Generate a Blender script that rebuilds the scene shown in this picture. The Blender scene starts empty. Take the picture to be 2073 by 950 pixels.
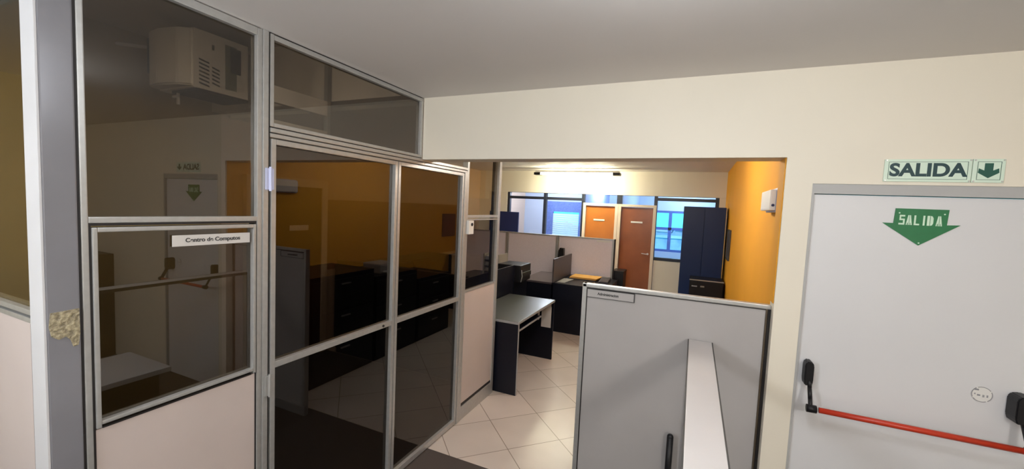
import bpy, bmesh, math, random
from mathutils import Vector, Matrix
from math import radians as Rd, pi, sin, cos
S = bpy.context.scene
COL = S.collection
random.seed(4)

# ------------------------------------------------------------------ camera
F = 826.33
CAMZ = 1.88
rx, ry, rz = -0.0686923, -0.0457431, 0.4174788
Mz = Matrix.Rotation(rz, 3, 'Z'); Mx = Matrix.Rotation(rx, 3, 'X'); My = Matrix.Rotation(ry, 3, 'Y')
M = Mz @ Mx @ My            # columns: right, forward, up
cd = bpy.data.cameras.new('camera'); cam = bpy.data.objects.new('camera', cd); COL.objects.link(cam)
cd.sensor_fit = 'HORIZONTAL'; cd.sensor_width = 36; cd.lens = F / 2073 * 36
cd.clip_start = 0.05; cd.clip_end = 300
r, f, u = M.col[0], M.col[1], M.col[2]
mw = Matrix(((r[0], u[0], -f[0], 0), (r[1], u[1], -f[1], 0), (r[2], u[2], -f[2], CAMZ), (0, 0, 0, 1)))
cam.matrix_world = mw
S.camera = cam

# ------------------------------------------------------------------ world, exposure, light levels
S.view_settings.view_transform = 'Standard'; S.view_settings.look = 'None'
S.view_settings.gamma = 1.0; S.view_settings.use_curve_mapping = False
S.view_settings.exposure = 0.1
P_SPOT, P_GLOBE, P_GLOBE2, P_TUBE, P_OFFICE, P_ROOM, P_BACK, SUN = 21, 80, 82, 36, 44, 14, 70, 2.5
C_HALL = (1.0, 0.95, 0.88); C_COOL = (0.90, 0.95, 1.0); C_OFF = (1.0, 0.92, 0.82); C_DAY = (0.55, 0.72, 1.0)
sl = bpy.data.lights.new('sun', 'SUN'); sl.energy = SUN; sl.angle = 0.02; sl.color = (0.9, 0.95, 1.0)
so = bpy.data.objects.new('sun', sl); COL.objects.link(so); so.rotation_euler = (Rd(50), 0, Rd(-20)); so.location = (0, 0, 20)
W = bpy.data.worlds.new('sky'); S.world = W; W.use_nodes = True
nt = W.node_tree; nt.nodes.clear()
tc = nt.nodes.new('ShaderNodeTexCoord'); sp = nt.nodes.new('ShaderNodeSeparateXYZ')
cr = nt.nodes.new('ShaderNodeValToRGB'); bg = nt.nodes.new('ShaderNodeBackground'); wo = nt.nodes.new('ShaderNodeOutputWorld')
nt.links.new(tc.outputs['Generated'], sp.inputs[0]); nt.links.new(sp.outputs['Z'], cr.inputs[0])
cr.color_ramp.elements[0].position = 0.0; cr.color_ramp.elements[0].color = (0.10, 0.80, 0.90, 1)
cr.color_ramp.elements[1].position = 0.5; cr.color_ramp.elements[1].color = (0.03, 0.45, 0.75, 1)
nt.links.new(cr.outputs[0], bg.inputs[0]); bg.inputs[1].default_value = 1.7; nt.links.new(bg.outputs[0], wo.inputs[0])

# ------------------------------------------------------------------ material helpers
def mat(name, col, rough=0.5, metal=0.0, noise=0.0, scale=20, bump=0.0, spec=0.5, col2=None):
    m = bpy.data.materials.new(name); m.use_nodes = True
    n = m.node_tree; b = n.nodes['Principled BSDF']
    b.inputs['Base Color'].default_value = (*col, 1); b.inputs['Roughness'].default_value = rough
    b.inputs['Metallic'].default_value = metal; b.inputs['Specular IOR Level'].default_value = spec
    if noise or bump or col2:
        t = n.nodes.new('ShaderNodeTexCoord'); nz = n.nodes.new('ShaderNodeTexNoise'); nz.inputs['Scale'].default_value = scale
        nz.inputs['Detail'].default_value = 4
        n.links.new(t.outputs['Object'], nz.inputs['Vector'])
        if noise or col2:
            rp = n.nodes.new('ShaderNodeValToRGB')
            c2 = col2 if col2 else tuple(c * (1 - noise) for c in col)
            rp.color_ramp.elements[0].position = 0.35; rp.color_ramp.elements[0].color = (*c2, 1)
            rp.color_ramp.elements[1].position = 0.65; rp.color_ramp.elements[1].color = (*col, 1)
            n.links.new(nz.outputs['Fac'], rp.inputs[0]); n.links.new(rp.outputs[0], b.inputs['Base Color'])
        if bump:
            bm = n.nodes.new('ShaderNodeBump'); bm.inputs['Strength'].default_value = bump; bm.inputs['Distance'].default_value = 0.01
            n.links.new(nz.outputs['Fac'], bm.inputs['Height']); n.links.new(bm.outputs[0], b.inputs['Normal'])
    return m

def emit(name, col, st):
    m = bpy.data.materials.new(name); m.use_nodes = True; n = m.node_tree; n.nodes.clear()
    e = n.nodes.new('ShaderNodeEmission'); o = n.nodes.new('ShaderNodeOutputMaterial')
    e.inputs[0].default_value = (*col, 1); e.inputs[1].default_value = st; n.links.new(e.outputs[0], o.inputs[0]); return m

def glass(name, tint, base=0.05, grazing=0.9):
    """thin pane: tinted see-through plus a mirror reflection that grows towards grazing angles (both faces)"""
    m = bpy.data.materials.new(name); m.use_nodes = True; n = m.node_tree; n.nodes.clear()
    o = n.nodes.new('ShaderNodeOutputMaterial'); mx = n.nodes.new('ShaderNodeMixShader')
    t = n.nodes.new('ShaderNodeBsdfTransparent'); g = n.nodes.new('ShaderNodeBsdfGlossy')
    t.inputs[0].default_value = (*tint, 1); g.inputs['Roughness'].default_value = 0.0; g.inputs[0].default_value = (1, 1, 1, 1)
    lw = n.nodes.new('ShaderNodeLayerWeight'); lw.inputs[0].default_value = 0.5
    pw = n.nodes.new('ShaderNodeMath'); pw.operation = 'POWER'; pw.inputs[1].default_value = 5
    ml = n.nodes.new('ShaderNodeMath'); ml.operation = 'MULTIPLY_ADD'; ml.inputs[1].default_value = grazing; ml.inputs[2].default_value = base
    n.links.new(lw.outputs['Facing'], pw.inputs[0]); n.links.new(pw.outputs[0], ml.inputs[0]); n.links.new(ml.outputs[0], mx.inputs[0])
    n.links.new(t.outputs[0], mx.inputs[1]); n.links.new(g.outputs[0], mx.inputs[2]); n.links.new(mx.outputs[0], o.inputs[0])
    return m

M_cream = mat('cream_paint', (0.80, 0.745, 0.635), 0.55, noise=0.04, scale=1.5, bump=0.03)
M_ceil = mat('ceiling_paint', (0.80, 0.765, 0.74), 0.7, noise=0.03, scale=1.0, bump=0.02)
M_orange = mat('orange_paint', (0.84, 0.39, 0.03), 0.7, noise=0.05, scale=2, spec=0.2)
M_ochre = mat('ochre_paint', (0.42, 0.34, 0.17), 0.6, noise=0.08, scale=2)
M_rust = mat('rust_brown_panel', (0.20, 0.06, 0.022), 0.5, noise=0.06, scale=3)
M_alu = mat('anodised_aluminium', (0.52, 0.52, 0.51), 0.38, 0.55, noise=0.08, scale=40)
M_post = mat('grey_post_paint', (0.23, 0.23, 0.255), 0.22, 0.1, noise=0.05, scale=8)
M_post_lit = mat('lit_post_face', (0.60, 0.60, 0.62), 0.4, 0.0, noise=0.05, scale=8)  # lighter copy of the post grey, for its lit side
M_gasket = mat('black_rubber_gasket', (0.015, 0.012, 0.012), 0.6)
M_pink = mat('off_white_laminate', (0.57, 0.495, 0.47), 0.4, noise=0.03, scale=5)
M_greyp = mat('grey_laminate', (0.43, 0.41, 0.405), 0.35, noise=0.06, scale=3)
M_capw = mat('pale_grey_laminate', (0.62, 0.60, 0.60), 0.4, noise=0.03, scale=6)
M_black = mat('black_laminate', (0.005, 0.006, 0.013), 0.38, noise=0.1, scale=20, spec=0.28)
M_blackp = mat('black_plastic', (0.010, 0.010, 0.012), 0.4, spec=0.3)
M_navy = mat('navy_black_melamine', (0.009, 0.026, 0.10), 0.4, spec=0.3)
M_navyb = mat('navy_board', (0.012, 0.022, 0.10), 0.5)
M_desk = mat('dark_grey_desktop', (0.07, 0.075, 0.07), 0.30, noise=0.1, scale=30)
M_desk2 = mat('charcoal_desktop', (0.09, 0.075, 0.085), 0.22, noise=0.1, scale=30)
M_div = mat('charcoal_divider', (0.055, 0.047, 0.055), 0.4)
M_edge = mat('grey_edge_strip', (0.30, 0.30, 0.30), 0.4)
M_wood = mat('brown_wood_veneer', (0.27, 0.080, 0.025), 0.3, col2=(0.21, 0.06, 0.018), scale=3)
M_wood2 = mat('orange_wood_veneer', (0.50, 0.17, 0.03), 0.35, col2=(0.42, 0.14, 0.025), scale=3)
M_frame = mat('cream_door_frame', (0.72, 0.62, 0.50), 0.5)
M_door = mat('white_door_paint', (0.68, 0.68, 0.70), 0.42, noise=0.03, scale=2)
M_dframe = mat('grey_door_frame', (0.42, 0.42, 0.42), 0.5)
M_red = mat('red_bar_paint', (0.50, 0.035, 0.012), 0.35)
M_green = mat('green_sign_paint', (0.010, 0.17, 0.055), 0.5, noise=0.1, scale=30)
M_dgreen = mat('dark_green_ink', (0.004, 0.085, 0.06), 0.5)
M_navyink = mat('dark_navy_ink', (0.006, 0.045, 0.055), 0.5)
M_signw = mat('pale_green_white_plastic', (0.66, 0.80, 0.68), 0.4)
M_stencil = mat('white_stencil_paint', (0.62, 0.80, 0.64), 0.5)
M_white = mat('white_plastic', (0.75, 0.74, 0.72), 0.4)
M_paper = mat('paper', (0.62, 0.60, 0.58), 0.7)
M_ink = mat('black_ink', (0.05, 0.05, 0.05), 0.6)
M_acw = mat('aged_white_plastic', (0.72, 0.70, 0.68), 0.4, noise=0.04)
M_acd = mat('dark_slot', (0.02, 0.02, 0.02), 0.6)
M_acg = mat('green_grey_coil', (0.16, 0.18, 0.13), 0.5)
M_yel = mat('yellow_folder_card', (0.62, 0.33, 0.07), 0.6)
M_chrome = mat('satin_metal', (0.55, 0.55, 0.55), 0.3, 0.9)
M_lav = mat('pale_lavender_plastic', (0.55, 0.58, 0.80), 0.45)
M_mat = mat('dark_carpet', (0.085, 0.066, 0.057), 0.9, noise=0.3, scale=250, bump=0.3)
M_patch = mat('glue_residue', (0.46, 0.40, 0.26), 0.35, col2=(0.20, 0.17, 0.11), scale=90, bump=0.8)
M_blueg = mat('pale_blue_wall', (0.50, 0.57, 0.70), 0.6, noise=0.05, scale=1)
M_mull = mat('dark_navy_mullion', (0.015, 0.020, 0.035), 0.4)
M_bluef = mat('blue_window_frame', (0.06, 0.12, 0.38), 0.5)
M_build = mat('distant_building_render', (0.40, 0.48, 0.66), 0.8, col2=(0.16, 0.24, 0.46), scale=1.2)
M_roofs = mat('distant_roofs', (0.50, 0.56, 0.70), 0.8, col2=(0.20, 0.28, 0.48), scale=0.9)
G_dark = glass('dark_tinted_glass', (0.46, 0.42, 0.37), 0.085, 0.85)
G_door = glass('door_tinted_glass', (0.38, 0.34, 0.30), 0.062, 0.9)
G_mid = glass('grey_tinted_glass', (0.66, 0.64, 0.62), 0.05, 0.8)
G_amber = glass('brown_tinted_glass', (0.74, 0.68, 0.55), 0.03, 0.5)
G_side = glass('lightly_tinted_glass', (0.80, 0.74, 0.66), 0.03, 0.6)
G_clear = glass('clear_glass', (0.97, 0.98, 1.0), 0.02, 0.5)

def tile_mat():
    m = bpy.data.materials.new('floor_tiles'); m.use_nodes = True; n = m.node_tree; b = n.nodes['Principled BSDF']
    t = n.nodes.new('ShaderNodeTexCoord'); mp = n.nodes.new('ShaderNodeMapping')
    mp.inputs['Rotation'].default_value = (0, 0, Rd(45)); mp.inputs['Location'].default_value = (2.8256, -1.1356, 0)
    br = n.nodes.new('ShaderNodeTexBrick'); br.offset = 0; br.squash = 1
    br.inputs['Scale'].default_value = 1; br.inputs['Brick Width'].default_value = 0.447; br.inputs['Row Height'].default_value = 0.447
    br.inputs['Mortar Size'].default_value = 0.0035; br.inputs['Mortar Smooth'].default_value = 0.2
    br.inputs['Color1'].default_value = (0.72, 0.63, 0.57, 1); br.inputs['Color2'].default_value = (0.67, 0.59, 0.53, 1)
    br.inputs['Mortar'].default_value = (0.28, 0.22, 0.17, 1)
    n.links.new(t.outputs['Object'], mp.inputs['Vector']); n.links.new(mp.outputs[0], br.inputs['Vector'])
    nz = n.nodes.new('ShaderNodeTexNoise'); nz.inputs['Scale'].default_value = 2.5
    n.links.new(t.outputs['Object'], nz.inputs['Vector'])
    mx = n.nodes.new('ShaderNodeMix'); mx.data_type = 'RGBA'; mx.blend_type = 'MULTIPLY'
    mx.inputs[0].default_value = 0.25
    n.links.new(br.outputs['Color'], mx.inputs[6]); n.links.new(nz.outputs['Fac'], mx.inputs[7]); n.links.new(mx.outputs[2], b.inputs['Base Color'])
    b.inputs['Roughness'].default_value = 0.28
    bu = n.nodes.new('ShaderNodeBump'); bu.inputs['Strength'].default_value = 0.25; bu.inputs['Distance'].default_value = 0.003; bu.invert = True
    n.links.new(br.outputs['Fac'], bu.inputs['Height']); n.links.new(bu.outputs[0], b.inputs['Normal'])
    return m
M_tile = tile_mat()

# ------------------------------------------------------------------ mesh helpers
def B():
    return bmesh.new()
def box(bm, x0, x1, y0, y1, z0, z1, bev=0.0):
    x0, x1 = sorted((x0, x1)); y0, y1 = sorted((y0, y1)); z0, z1 = sorted((z0, z1))
    v = [bm.verts.new(p) for p in ((x0,y0,z0),(x1,y0,z0),(x1,y1,z0),(x0,y1,z0),(x0,y0,z1),(x1,y0,z1),(x1,y1,z1),(x0,y1,z1))]
    fs = [bm.faces.new([v[i] for i in q]) for q in ((0,3,2,1),(4,5,6,7),(0,1,5,4),(1,2,6,5),(2,3,7,6),(3,0,4,7))]
    if bev > 0:
        es = list({e for q in fs for e in q.edges})
        bmesh.ops.bevel(bm, geom=es, offset=bev, segments=2, profile=0.7, affect='EDGES')
    return bm
def tube(bm, p, q, r, n=16, r2=None):
    p, q = Vector(p), Vector(q); d = q - p
    rot = Vector((0, 0, 1)).rotation_difference(d.normalized()).to_matrix().to_4x4()
    bmesh.ops.create_cone(bm, cap_ends=True, segments=n, radius1=r, radius2=r if r2 is None else r2, depth=d.length,
                          matrix=Matrix.Translation((p + q) / 2) @ rot)
    return bm
def prism(bm, pts, origin, ax_u, ax_v, ax_w, t):
    """outline pts (u,v) extruded by t along w"""
    o, a, b_, c = Vector(origin), Vector(ax_u), Vector(ax_v), Vector(ax_w)
    lo = [bm.verts.new(o + a * s + b_ * v) for s, v in pts]; hi = [bm.verts.new(o + a * s + b_ * v + c * t) for s, v in pts]
    bm.faces.new(lo); bm.faces.new(hi[::-1])
    for i in range(len(pts)):
        j = (i + 1) % len(pts); bm.faces.new((lo[i], hi[i], hi[j], lo[j]))
    bmesh.ops.recalc_face_normals(bm, faces=bm.faces)
    return bm
def wpos(o):
    p = Vector((0, 0, 0))
    while o: p += o.location; o = o.parent
    return p
def obj(name, bm, m, parent=None, smooth=False):
    """link a bmesh given in world coordinates as ONE mesh object, origin kept at its parent (or at its own base)"""
    me = bpy.data.meshes.new(name)
    if parent is not None: off = wpos(parent)
    else:
        xs = [v.co for v in bm.verts]
        off = Vector(((min(c.x for c in xs) + max(c.x for c in xs)) / 2, (min(c.y for c in xs) + max(c.y for c in xs)) / 2, min(c.z for c in xs)))
        if m in (M_tile,): off = Vector((0, 0, 0))
    bmesh.ops.translate(bm, vec=-off, verts=bm.verts)
    bm.to_mesh(me); bm.free(); me.materials.append(m)
    if smooth:
        for p in me.polygons: p.use_smooth = True
    o = bpy.data.objects.new(name, me); COL.objects.link(o)
    if parent is not None: o.parent = parent
    else: o.location = off
    return o
def thing(name, loc, label=None, cat=None, group=None, kind=None):
    o = bpy.data.objects.new(name, None); COL.objects.link(o); o.location = loc; o.empty_display_size = 0.1
    return tag(o, label, cat, group, kind)
def tag(o, label=None, cat=None, group=None, kind=None):
    if label: o['label'] = label
    if cat: o['category'] = cat
    if group: o['group'] = group
    if kind: o['kind'] = kind
    return o
def struct(name, bm, m, label=None, cat=None):
    return tag(obj(name, bm, m), label, cat, None, 'structure')
def text_bm(body, size, extrude, mtx, offset=0.0, sx=1.0):
    c = bpy.data.curves.new('t', 'FONT'); c.body = body; c.size = size; c.extrude = extrude; c.offset = offset
    c.align_x = 'CENTER'; c.align_y = 'CENTER'
    o = bpy.data.objects.new('t', c); COL.objects.link(o)
    dg = bpy.context.evaluated_depsgraph_get(); dg.update()
    me = bpy.data.meshes.new_from_object(o.evaluated_get(dg))
    bm = B(); bm.from_mesh(me); bpy.data.objects.remove(o); bpy.data.meshes.remove(me)
    bmesh.ops.transform(bm, matrix=Matrix.Diagonal((sx, 1, 1, 1)), verts=bm.verts)
    bmesh.ops.transform(bm, matrix=mtx, verts=bm.verts)
    return bm
def facing_y(x, y, z):   # text that reads for a viewer looking along +Y
    return Matrix.Translation((x, y, z)) @ Matrix(((1,0,0,0),(0,0,-1,0),(0,1,0,0),(0,0,0,1)))
def facing_x(x, y, z):   # text that reads for a viewer looking along -X (on a face that looks to +X)
    return Matrix.Translation((x, y, z)) @ Matrix(((0,0,1,0),(1,0,0,0),(0,1,0,0),(0,0,0,1)))

XP = -1.74     # partition plane
YW = 2.34      # header / exit door wall plane
ZC = 2.59      # ceiling
ZH = 2.175     # header underside
YF = 7.5       # far wall
XO = 0.45      # orange wall
XL = -4.1      # left wall of the rooms behind the glass
XR = 3.1; YB = -3.0
YT = 2.52      # edge between hall carpet and office tiles

# ------------------------------------------------------------------ structure
struct('floor_far_room', box(B(), XL, XP - 0.06, YT, 3.62, -0.06, 0.0), M_mat, 'dark floor behind the glass door', 'floor')
struct('floor_left', box(B(), XL, XP - 0.06, 3.62, 10.2, -0.06, 0.0), M_tile, 'tiled floor of the left part of the office', 'floor')
struct('floor', box(B(), XP - 0.06, 0.6, YT, 10.2, -0.06, 0.0), M_tile, 'pale square ceramic floor tiles laid diagonally in the office', 'floor')
bm = box(B(), XP - 0.06, XR, YB, YT, -0.06, 0.0); struct('floor_hall', bm, M_mat, 'dark carpeted floor of the hall in front of the tiles', 'floor')
bm = box(B(), XL, XP - 0.06, 0.48, YT, -0.06, 0.0); struct('floor_room', bm, M_mat, 'dark floor of the room behind the tinted glass', 'floor')
struct('ceiling', box(B(), XP - 0.05, XR, YB, YW + 0.16, ZC, ZC + 0.08), M_ceil, 'plain grey-white ceiling of the hall', 'ceiling')
struct('ceiling_office', box(B(), XL, 0.6, YW + 0.16, YF + 0.1, ZC, ZC + 0.08), M_ceil, 'plain ceiling of the office behind the opening', 'ceiling')
struct('ceiling_room', box(B(), XL, XP - 0.05, 0.4, YW + 0.16, 3.1, 3.18), M_ceil, 'high ceiling of the room behind the tinted glass', 'ceiling')
# header wall with opening and exit door hole
bm = B()
box(bm, XP, 0.387, YW, YW + 0.16, ZH, ZC)
box(bm, 0.387, 0.497, YW, YW + 0.16, 0, ZC)
box(bm, 0.497, 1.38, YW, YW + 0.16, 2.052, ZC)
box(bm, 1.38, XR, YW, YW + 0.16, 0, ZC)
struct('wall_front', bm, M_cream, 'cream wall with the wide opening and the exit door', 'wall')
struct('wall_right', box(B(), XR, XR + 0.1, YB, YW + 0.16, 0, ZC), M_cream, 'cream side wall of the hall', 'wall')
struct('wall_back', box(B(), XL - 0.1, XR + 0.1, YB - 0.1, YB, 0, ZC), M_cream, 'cream wall behind the viewer', 'wall')
struct('wall_left_office', box(B(), XL - 0.1, XL, 2.42, YF + 2.7, 0, 3.18), mat('beige_pink_paint', (0.60, 0.46, 0.36), 0.6), 'beige wall on the left side of the office', 'wall')
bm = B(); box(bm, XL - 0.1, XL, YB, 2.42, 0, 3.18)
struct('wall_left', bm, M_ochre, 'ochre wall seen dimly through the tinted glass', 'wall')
struct('ceiling_passage', box(B(), XL, XP - 0.05, YB, 0.4, ZC, ZC + 0.08), M_ceil, 'ceiling of the passage left of the viewer', 'ceiling')
struct('floor_passage', box(B(), XL, XP - 0.06, YB, 0.48, -0.06, 0.0), M_mat, 'dark floor of the passage left of the viewer', 'floor')
bm = box(B(), 0.383, 0.387, YW + 0.015, YW + 0.16, 1.46, ZH); box(bm, 0.383, 0.387, YW + 0.11, YW + 0.16, 0, 1.46)
struct('trim_9', bm, M_orange, 'orange painted inner edge of the opening', 'jamb')
struct('wall_orange', box(B(), XO, XO + 0.15, YW + 0.16, YF, 0, ZC), M_orange, 'bright orange side wall of the office behind the opening', 'wall')
# beam across the glass room carrying the air conditioner
struct('trim_1', box(B(), XL, XP - 0.08, YW, YW + 0.16, 2.62, 3.1), M_ceil, 'dim beam across the ceiling behind the tinted glass', 'beam')
struct('trim_6', box(B(), XP - 0.08, XP - 0.03, 0.53, YW + 0.16, 2.592, 3.1), M_ceil, 'upstand above the glazed partition', 'beam')
struct('trim_7', box(B(), XL, XP - 0.03, 0.44, 0.52, 2.60, 3.1), M_ceil, 'upstand above the left glazed bay', 'beam')

# far wall
bm = B()
box(bm, XL, XO, YF, YF + 0.2, 2.172, ZC)
box(bm, XL, -3.47, YF + 0.002, YF + 0.12, 0, 2.17)
box(bm, 0.357, XO, YF + 0.002, YF + 0.12, 0, 2.17)
box(bm, -0.60, 0.357, YF + 0.01, YF + 0.12, 0, 1.05)
box(bm, -3.47, -1.925, YF + 0.01, YF + 0.12, 0, 1.0)
struct('wall_far', bm, M_cream, 'cream far wall and beam of the office over the glazing', 'wall')

def window(n, x0, x1, z0, z1, mull, hbars, w=0.028, label=None, m=M_mull):
    t = thing('window_%d' % n, ((x0 + x1) / 2, YF + 0.06, z0), label, 'window', None, 'structure')
    bm = B()
    for x in mull: box(bm, x - w, x + w, YF + 0.02, YF + 0.10, z0, z1, 0.003)
    for z in hbars: box(bm, x0, x1, YF + 0.025, YF + 0.095, z - 0.026, z + 0.026, 0.003)
    obj('window_frame', bm, m, t)
    obj('pane', box(B(), x0, x1, YF + 0.055, YF + 0.061, z0, z1), G_clear, t)
    return t
window(5, -3.47, -1.92, 1.0, 2.172, [-3.445, -2.67, -1.915], [2.07, 1.03], label='far glazing with dark mullions left of the orange wooden door')
window(6, -0.63, 0.357, 1.05, 2.172, [-0.628, 0.33], [2.12, 1.08], label='far glazing beside the black cabinet, sky and roofs behind')

def fardoor(n, x0, x1, ztop, wood, label, plq, handle):
    t = thing('door_%d' % n, ((x0 + x1) / 2, YF + 0.05, 0), label, 'door', None, 'structure')
    bm = B(); fw = 0.052
    box(bm, x0 - fw, x0, YF - 0.01, YF + 0.11, 0, ztop + 0.045, 0.004); box(bm, x1, x1 + fw, YF - 0.01, YF + 0.11, 0, ztop + 0.045, 0.004)
    box(bm, x0, x1, YF - 0.01, YF + 0.11, ztop, ztop + 0.045, 0.004)
    obj('door_frame', bm, M_frame, t)
    obj('door_leaf', box(B(), x0 + 0.004, x1 - 0.004, YF + 0.03, YF + 0.07, 0.01, ztop - 0.004, 0.003), wood, t)
    if handle:
        bm = B(); tube(bm, (x1 - 0.05, YF + 0.03, 1.15), (x1 - 0.05, YF - 0.01, 1.15), 0.008); tube(bm, (x1 - 0.05, YF - 0.01, 1.15), (x1 - 0.15, YF - 0.01, 1.155), 0.007)
        tube(bm, (x1 - 0.05, YF + 0.022, 1.15), (x1 - 0.05, YF + 0.03, 1.15), 0.018)
        obj('door_handle', bm, M_chrome, t)
    s = obj('name_plate', box(B(), plq[0], plq[1], YF + 0.02, YF + 0.03, plq[2], plq[3], 0.002), M_white if handle else M_signw)
    tag(s, 'small pale name plate on the ' + ('red-brown wooden door' if handle else 'orange wooden door'), 'sign')
    ob = obj('transom_pane', box(B(), x0 - fw, x1 + fw, YF + 0.055, YF + 0.061, ztop + 0.045, 2.172), G_clear, t)
    return t
fardoor(3, -1.850, -1.315, 1.965, M_wood2, 'orange wooden door in the far wall behind the cubicle screens', (-1.70, -1.50, 1.69, 1.72), False)
fardoor(4, -1.208, -0.660, 1.965, M_wood, 'red-brown wooden door in the far wall, fully seen beside the screens', (-1.03, -0.83, 1.685, 1.715), True)
struct('trim_2', box(B(), -1.263, -1.260, YF + 0.0, YF + 0.12, 0, 2.01), M_frame)
bm = box(B(), -1.295, -1.20, YF + 0.01, YF + 0.10, 2.012, 2.172); struct('trim_3', bm, M_mull, 'thick dark mullion above and between the two wooden doors', 'mullion')

# rooms beyond the far glazing
YO = 10.0
M_blind = mat('white_blind', (0.85, 0.88, 0.86), 0.6)
_n = M_blind.node_tree; _tr = _n.nodes.new('ShaderNodeBsdfTranslucent'); _tr.inputs[0].default_value = (0.95, 0.98, 0.96, 1)
_mx = _n.nodes.new('ShaderNodeMixShader'); _mx.inputs[0].default_value = 0.5
_n.links.new(_n.nodes['Principled BSDF'].outputs[0], _mx.inputs[1]); _n.links.new(_tr.outputs[0], _mx.inputs[2]); _n.links.new(_mx.outputs[0], _n.nodes['Material Output'].inputs[0])
M_curt = mat('blue_curtain', (0.13, 0.20, 0.50), 0.8, noise=0.2, scale=30)
t = thing('curtain', (-3.0, YO - 0.03, 0.9), 'blue curtain surround of the window with the white blind, behind the far glazing', 'curtain')
obj('pelmet', box(B(), -3.46, -2.48, YO - 0.045, YO - 0.003, 1.80, 2.06, 0.004), M_curt, t)
obj('drape', box(B(), -3.46, -3.29, YO - 0.045, YO - 0.003, 0.6, 1.80, 0.004), M_curt, t); obj('drape', box(B(), -2.62, -2.48, YO - 0.045, YO - 0.003, 0.6, 1.80, 0.004), M_curt, t)
bm = B()
box(bm, XL, -3.42, YO, YO + 0.12, 0, 2.7); box(bm, -2.55, -0.86, YO, YO + 0.12, 0, 2.7); box(bm, 0.30, 2.0, YO, YO + 0.12, 0, 2.7)
box(bm, -3.42, -2.55, YO, YO + 0.12, 0, 0.95); box(bm, -3.42, -2.55, YO, YO + 0.12, 1.98, 2.7)
box(bm, -0.86, 0.30, YO, YO + 0.12, 0, 1.0); box(bm, -0.86, 0.30, YO, YO + 0.12, 1.94, 2.7)
box(bm, -1.97, -1.90, YF + 0.12, YO, 0, 2.7); box(bm, -1.27, -1.21, YF + 0.12, YO, 0, 2.7); box(bm, 2.0, 2.1, YF, YO, 0, 2.7)
struct('wall_outer', bm, M_blueg, 'pale bluish walls of the small offices behind the glazing', 'wall')
struct('ceiling_outer', box(B(), XL, 2.1, YF + 0.2, YO + 0.12, 2.5, 2.6), M_blueg, 'ceiling of the small offices beyond the glazing', 'ceiling')
struct('floor_outer', box(B(), 0.6, 2.1, YF, YO + 0.12, -0.06, 0), M_tile, 'floor of the small office on the right', 'floor')
def owin(n, x0, x1, z0, z1, xs, zs, m, label):
    t = thing('window_%d' % n, ((x0 + x1) / 2, YO, z0), label, 'window', None, 'structure')
    bm = B(); w = 0.05
    box(bm, x0, x0 + w, YO + 0.02, YO + 0.09, z0, z1); box(bm, x1 - w, x1, YO + 0.02, YO + 0.09, z0, z1)
    box(bm, x0, x1, YO + 0.02, YO + 0.09, z0, z0 + w); box(bm, x0, x1, YO + 0.02, YO + 0.09, z1 - w, z1)
    for x in xs: box(bm, x - 0.035, x + 0.035, YO + 0.03, YO + 0.08, z0, z1)
    for z in zs: box(bm, x0, x1, YO + 0.03, YO + 0.08, z - 0.03, z + 0.03)
    obj('window_frame', bm, m, t)
    obj('pane', box(B(), x0, x1, YO + 0.052, YO + 0.056, z0, z1), G_clear, t)
    return t
owin(7, -3.42, -2.55, 0.95, 1.98, [], [], M_bluef, 'blue framed window with a drawn white blind behind the far glazing')
owin(8, -0.86, 0.30, 1.0, 1.94, [-0.50, -0.09], [1.53], M_bluef, 'window onto bright cyan sky and rooftops behind the far glazing')
t = tag(obj('window_blind', (lambda bm: [box(bm, -3.288, -2.622, YO - 0.06, YO - 0.052, 0.96 + 0.05 * k, 1.002 + 0.05 * k) for k in range(16)] and bm)(B()), M_blind),
        'white slatted blind over the window behind the far glazing', 'blind')
# outside: roofs and hills
k = 0
for i in range(14):
    row = i % 2; x = -6.0 + i * 1.15; y = 24 + row * 9
    z1 = 1.88 - 0.45 * (y / 10.0) + random.uniform(-.3, .25) + (0.3 if row else 0)
    w = (1.7, 2.0)[row]
    place = ['nearer row', 'farther row'][row]
    t = tag(thing('building', (x, y, -9)), 'pale bluish building outside the far window, in the ' + place, 'building', 'distant buildings of the %s outside the far window' % place)
    obj('facade', box(B(), x - w / 2, x + w / 2, y, y + 3, -9, z1), M_build, t)
    obj('roof', box(B(), x - w / 2 - .08, x + w / 2 + .08, y - .08, y + 3.08, z1, z1 + .14), M_roofs, t)
hb = B()
N = 40
pts = [(-30 + 60 * j / N, -1.3 + 0.8 * sin(j * 0.42) + 0.4 * sin(j * 1.3)) for j in range(N + 1)]
prism(hb, [(-30, -14)] + [(a, b_) for a, b_ in pts] + [(30, -14)], (0, 60, 0), (1, 0, 0), (0, 0, 1), (0, 1, 0), 12)
struct('hills', hb, M_build, 'low bluish hills outside', 'hill')

# ------------------------------------------------------------------ corner post
t = thing('trim_4', (XP - 0.045, 0.57, 0), 'glossy grey corner post between the two glazed walls', 'post', None, 'structure')
obj('post_body', box(B(), XP - 0.088, XP, 0.532, 0.606, 0, ZC, 0.004), M_post, t)
obj('post_lit_side', box(B(), XP - 0.090, XP - 0.001, 0.526, 0.532, 0, ZC, 0.001), M_post_lit, t)  # thin pale sheet: light on this side of the grey post put into colour
pb = B()
vs = []
outline = [(0.540, 1.497), (0.603, 1.500), (0.604, 1.42), (0.600, 1.385), (0.588, 1.382), (0.582, 1.405), (0.572, 1.418), (0.556, 1.412), (0.541, 1.425), (0.536, 1.455)]
prism(pb, outline, (XP, 0, 0), (0, 1, 0), (0, 0, 1), (1, 0, 0), 0.0025)
obj('glue_residue', pb, M_patch, t)

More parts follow.
